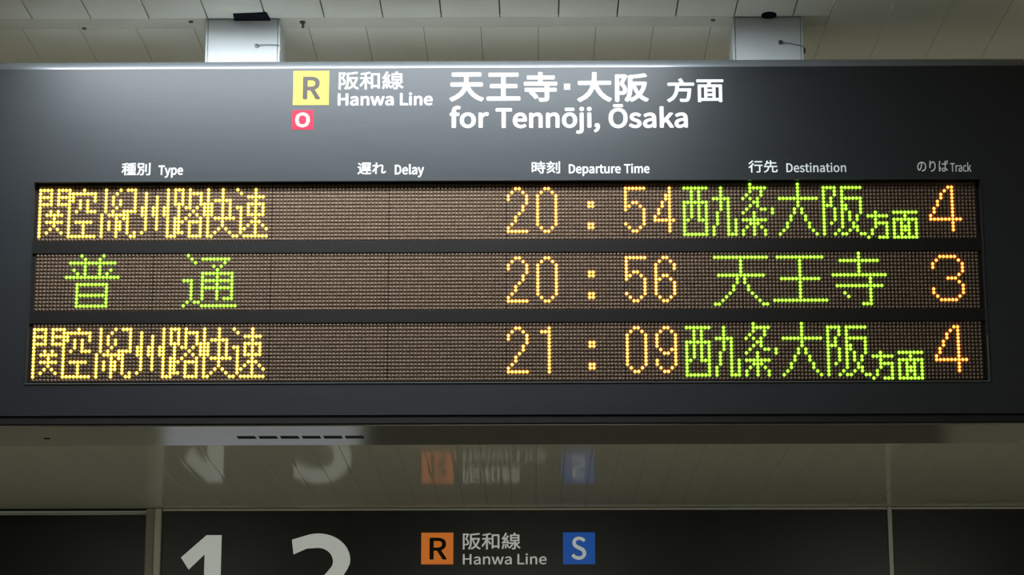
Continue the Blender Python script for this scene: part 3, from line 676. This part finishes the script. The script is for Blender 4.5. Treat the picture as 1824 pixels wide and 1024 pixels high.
YB = .0040
for ri in range(3):
    z0, z1 = uvz(ri, 15.5), uvz(ri, -.5)
    bp = MB(); bp.box(ux(-.6), YB, z0, ux(255.6), YB+.006, z1)
    drow = bp.build('display_row', M['led_board'], board)
    drow['label'] = ('top', 'middle', 'bottom')[ri] + ' row of the dot display'
    lit = {}
    for colour, chars in DISPLAY[ri]:
        for nm, cells in chars:
            for cell in cells: lit[cell] = 1
    for mod in range(8):
        mb = MB()
        for c in range(mod*32, mod*32+32):
            for r in range(16):
                if (r, c) not in lit:
                    shrink = 0.0
                    dome(mb, ux(c), uvz(ri, r), YB, .00355, .0028, 8)
        # thin dark joint beside every module
        o = mb.build('dot_module', M['dot_off'], drow, smooth=True, fix=False)
        o['kind'] = 'stuff'
        if mod:
            j = MB(); xj = ux(mod*32 - .5)
            j.box(xj-.00035, YB-.0012, z0, xj+.00035, YB, z1); j.build('module_joint', M['slot'], drow)
    for colour, chars in DISPLAY[ri]:
        for nm, cells in chars:
            mb = MB()
            for r, c in sorted(cells):
                dome(mb, ux(c), uvz(ri, r), YB, .00372, .0034, 12, core=2)
            o = mb.build('lit_character', list(LED[colour]), drow, smooth=True, fix=False)
            o['label'] = 'glowing %s %s of dots' % ('green' if colour == 'green' else ('yellow' if colour == 'yellow' else 'orange'),
                                                    ('character ' if ord(nm[0]) > 200 else 'figure ') + nm if nm != ':' else 'colon dots')
# bars between and around the rows
for za, zb in ((uvz(1, -.5)+.0002, uvz(0, 15.5)-.0002), (uvz(2, -.5)+.0002, uvz(1, 15.5)-.0002)):
    b = MB(); b.box(WX0-.004, .0005, za, WX1+.004, .008, zb, bevel=.0006); b.build('divider_bar', M['bar'], board)
b = MB(); b.box(WX0-.004, YB, WZ0-.004, WX1+.004, YB+.008, uvz(2, 15.5)-.0002); b.box(WX0-.004, YB, uvz(0, -.5)+.0002, WX1+.004, YB+.008, WZ1+.004)
b.box(WX0-.004, YB, WZ0-.004, ux(-.6)-.0002, YB+.008, WZ1+.004); b.box(ux(255.6)+.0002, YB, WZ0-.004, WX1+.004, YB+.008, WZ1+.004)
b.build('display_surround', M['bar'], board)

# ================================================================== FAR SIGN
SY = 8.15
sign = empty('platform_sign', (0, SY+.05, 2.75), 'black backlit platform sign with large 1 2 and line symbols below the departure board', 'sign')
p = MB(); p.box(-1.989, SY, 2.72, 2.003, SY+.12, H-.016, bevel=.002)
p.build('sign_face', M['sign_black'], sign)
p = MB(); p.box(-1.989, SY-.006, H-.015, 2.003, SY+.12, H-.003, bevel=.001)
p.build('top_trim', M['alu'], sign)
one = [(-1.744, 3.289), (-1.660, 3.289), (-1.660, 2.86), (-1.752, 2.86), (-1.752, 3.182), (-1.837, 3.099), (-1.882, 3.166)]
v2, f = fill([one]); outline_mesh('numeral', v2, f, SY-.001, 0, M['sign_white'], sign)['label'] = 'large pale 1'
def arc(cx, cz, rx, rz, a0, a1, n): return [(cx+rx*math.cos(math.radians(a0+(a1-a0)*i/n)), cz+rz*math.sin(math.radians(a0+(a1-a0)*i/n))) for i in range(n+1)]
outer = [(-1.273, 3.263)] + arc(-1.128, 3.150, .178, .147, 112, -8, 16) + [(-.965, 3.10), (-1.005, 3.035), (-1.13, 2.945), (-.945, 2.945), (-.945, 2.86), (-1.29, 2.86), (-1.29, 2.925), (-1.085, 3.075), (-1.052, 3.115)] + arc(-1.128, 3.140, .083, .077, -4, 98, 10) + [(-1.19, 3.213), (-1.263, 3.181)]
v2, f = fill([outer]); outline_mesh('numeral', v2, f, SY-.001, 0, M['sign_white'], sign)['label'] = 'large pale 2'
sq = plate('line_symbol', -.5609, 3.1251, -.3844, 3.2996, SY, .001, M['sign_orange'], sign, 'orange square with a dark R')
text('symbol_letter', 'R', -.5149, 3.1516, -.4199, 3.2717, SY-.0014, M['sign_dark'], sq, bold=.003, latin=True)
text('lettering', '阪和線', -.3324, 3.2055, -.0147, 3.2989, SY-.001, M['sign_white'], sign, bold=.0012)
text('lettering', 'Hanwa', -.3320, 3.1242, -.0636, 3.1815, SY-.001, M['sign_white'], sign, bold=.0010, latin=True)
text('lettering', 'Line', -.0322, 3.1242, .1277, 3.1815, SY-.001, M['sign_white'], sign, bold=.0010, latin=True)
sq = plate('line_symbol', .2180, 3.1239, .3943, 3.2996, SY, .001, M['sign_blue'], sign, 'blue square with a pale S')
text('symbol_letter', 'S', .2639, 3.1479, .3456, 3.2764, SY-.0014, M['sign_white'], sq, bold=.003)

def side_sign(x0, x1, y, lab):
    t = empty('blank_sign', ((x0+x1)/2, y+.05, 2.75), lab, 'sign')
    p = MB(); p.box(x0, y, 2.72, x1, y+.10, H-.016, bevel=.002); p.build('sign_face', M['sign_black'], t)
    p = MB(); p.box(x0, y-.006, H-.015, x1, y+.10, H-.003, bevel=.001); p.build('top_trim', M['alu'], t)
side_sign(-4.95, -2.080, 8.30, 'blank black sign panel at the lower left, set slightly further back')
side_sign(2.030, 4.95, SY, 'blank black sign panel at the lower right of the divider')
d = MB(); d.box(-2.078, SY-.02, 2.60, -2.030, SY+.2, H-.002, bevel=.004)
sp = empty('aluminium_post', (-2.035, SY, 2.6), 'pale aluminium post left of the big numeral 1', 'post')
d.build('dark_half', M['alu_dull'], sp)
d = MB(); d.box(-2.030, SY-.036, 2.60, -1.991, SY+.2, H-.002, bevel=.006); d.build('bright_half', M['alu'], sp)
sd = empty('sign_divider', (2.016, SY, 2.6), 'thin pale vertical divider right of the platform sign', 'divider')
d = MB(); d.box(2.004, SY-.012, 2.60, 2.028, SY+.12, H-.002, bevel=.002); d.build('strip', M['alu'], sd)

# far wall under the signs, with a dark passage and a stand-in lit poster (added to be mirrored in the board's underside)
w = MB()
w.box(-5, 8.4, 0, -.89, 8.6, H); w.box(2.4, 8.4, 0, 5, 8.6, H); w.box(-.89, 8.4, 2.6, 2.4, 8.6, H)
tag(w.build('wall_far', M['wall']), kind='structure')
w = MB(); w.box(-.89, 8.56, 0, 2.4, 8.6, 2.6); tag(w.build('door_1', M['dark']), kind='structure')
lp = empty('standin_poster', (-1.46, 8.38, 1.25), 'bluish white stand-in lit poster on the far wall, added for its reflection', 'poster')
p = MB(); p.box(-2.06, 8.33, .45, -.90, 8.398, 2.1, bevel=.004); p.build('case', M['alu'], lp)
p = MB(); p.box(-2.02, 8.325, .50, -.93, 8.332, 2.05); p.build('standin_face', M['poster'], lp)
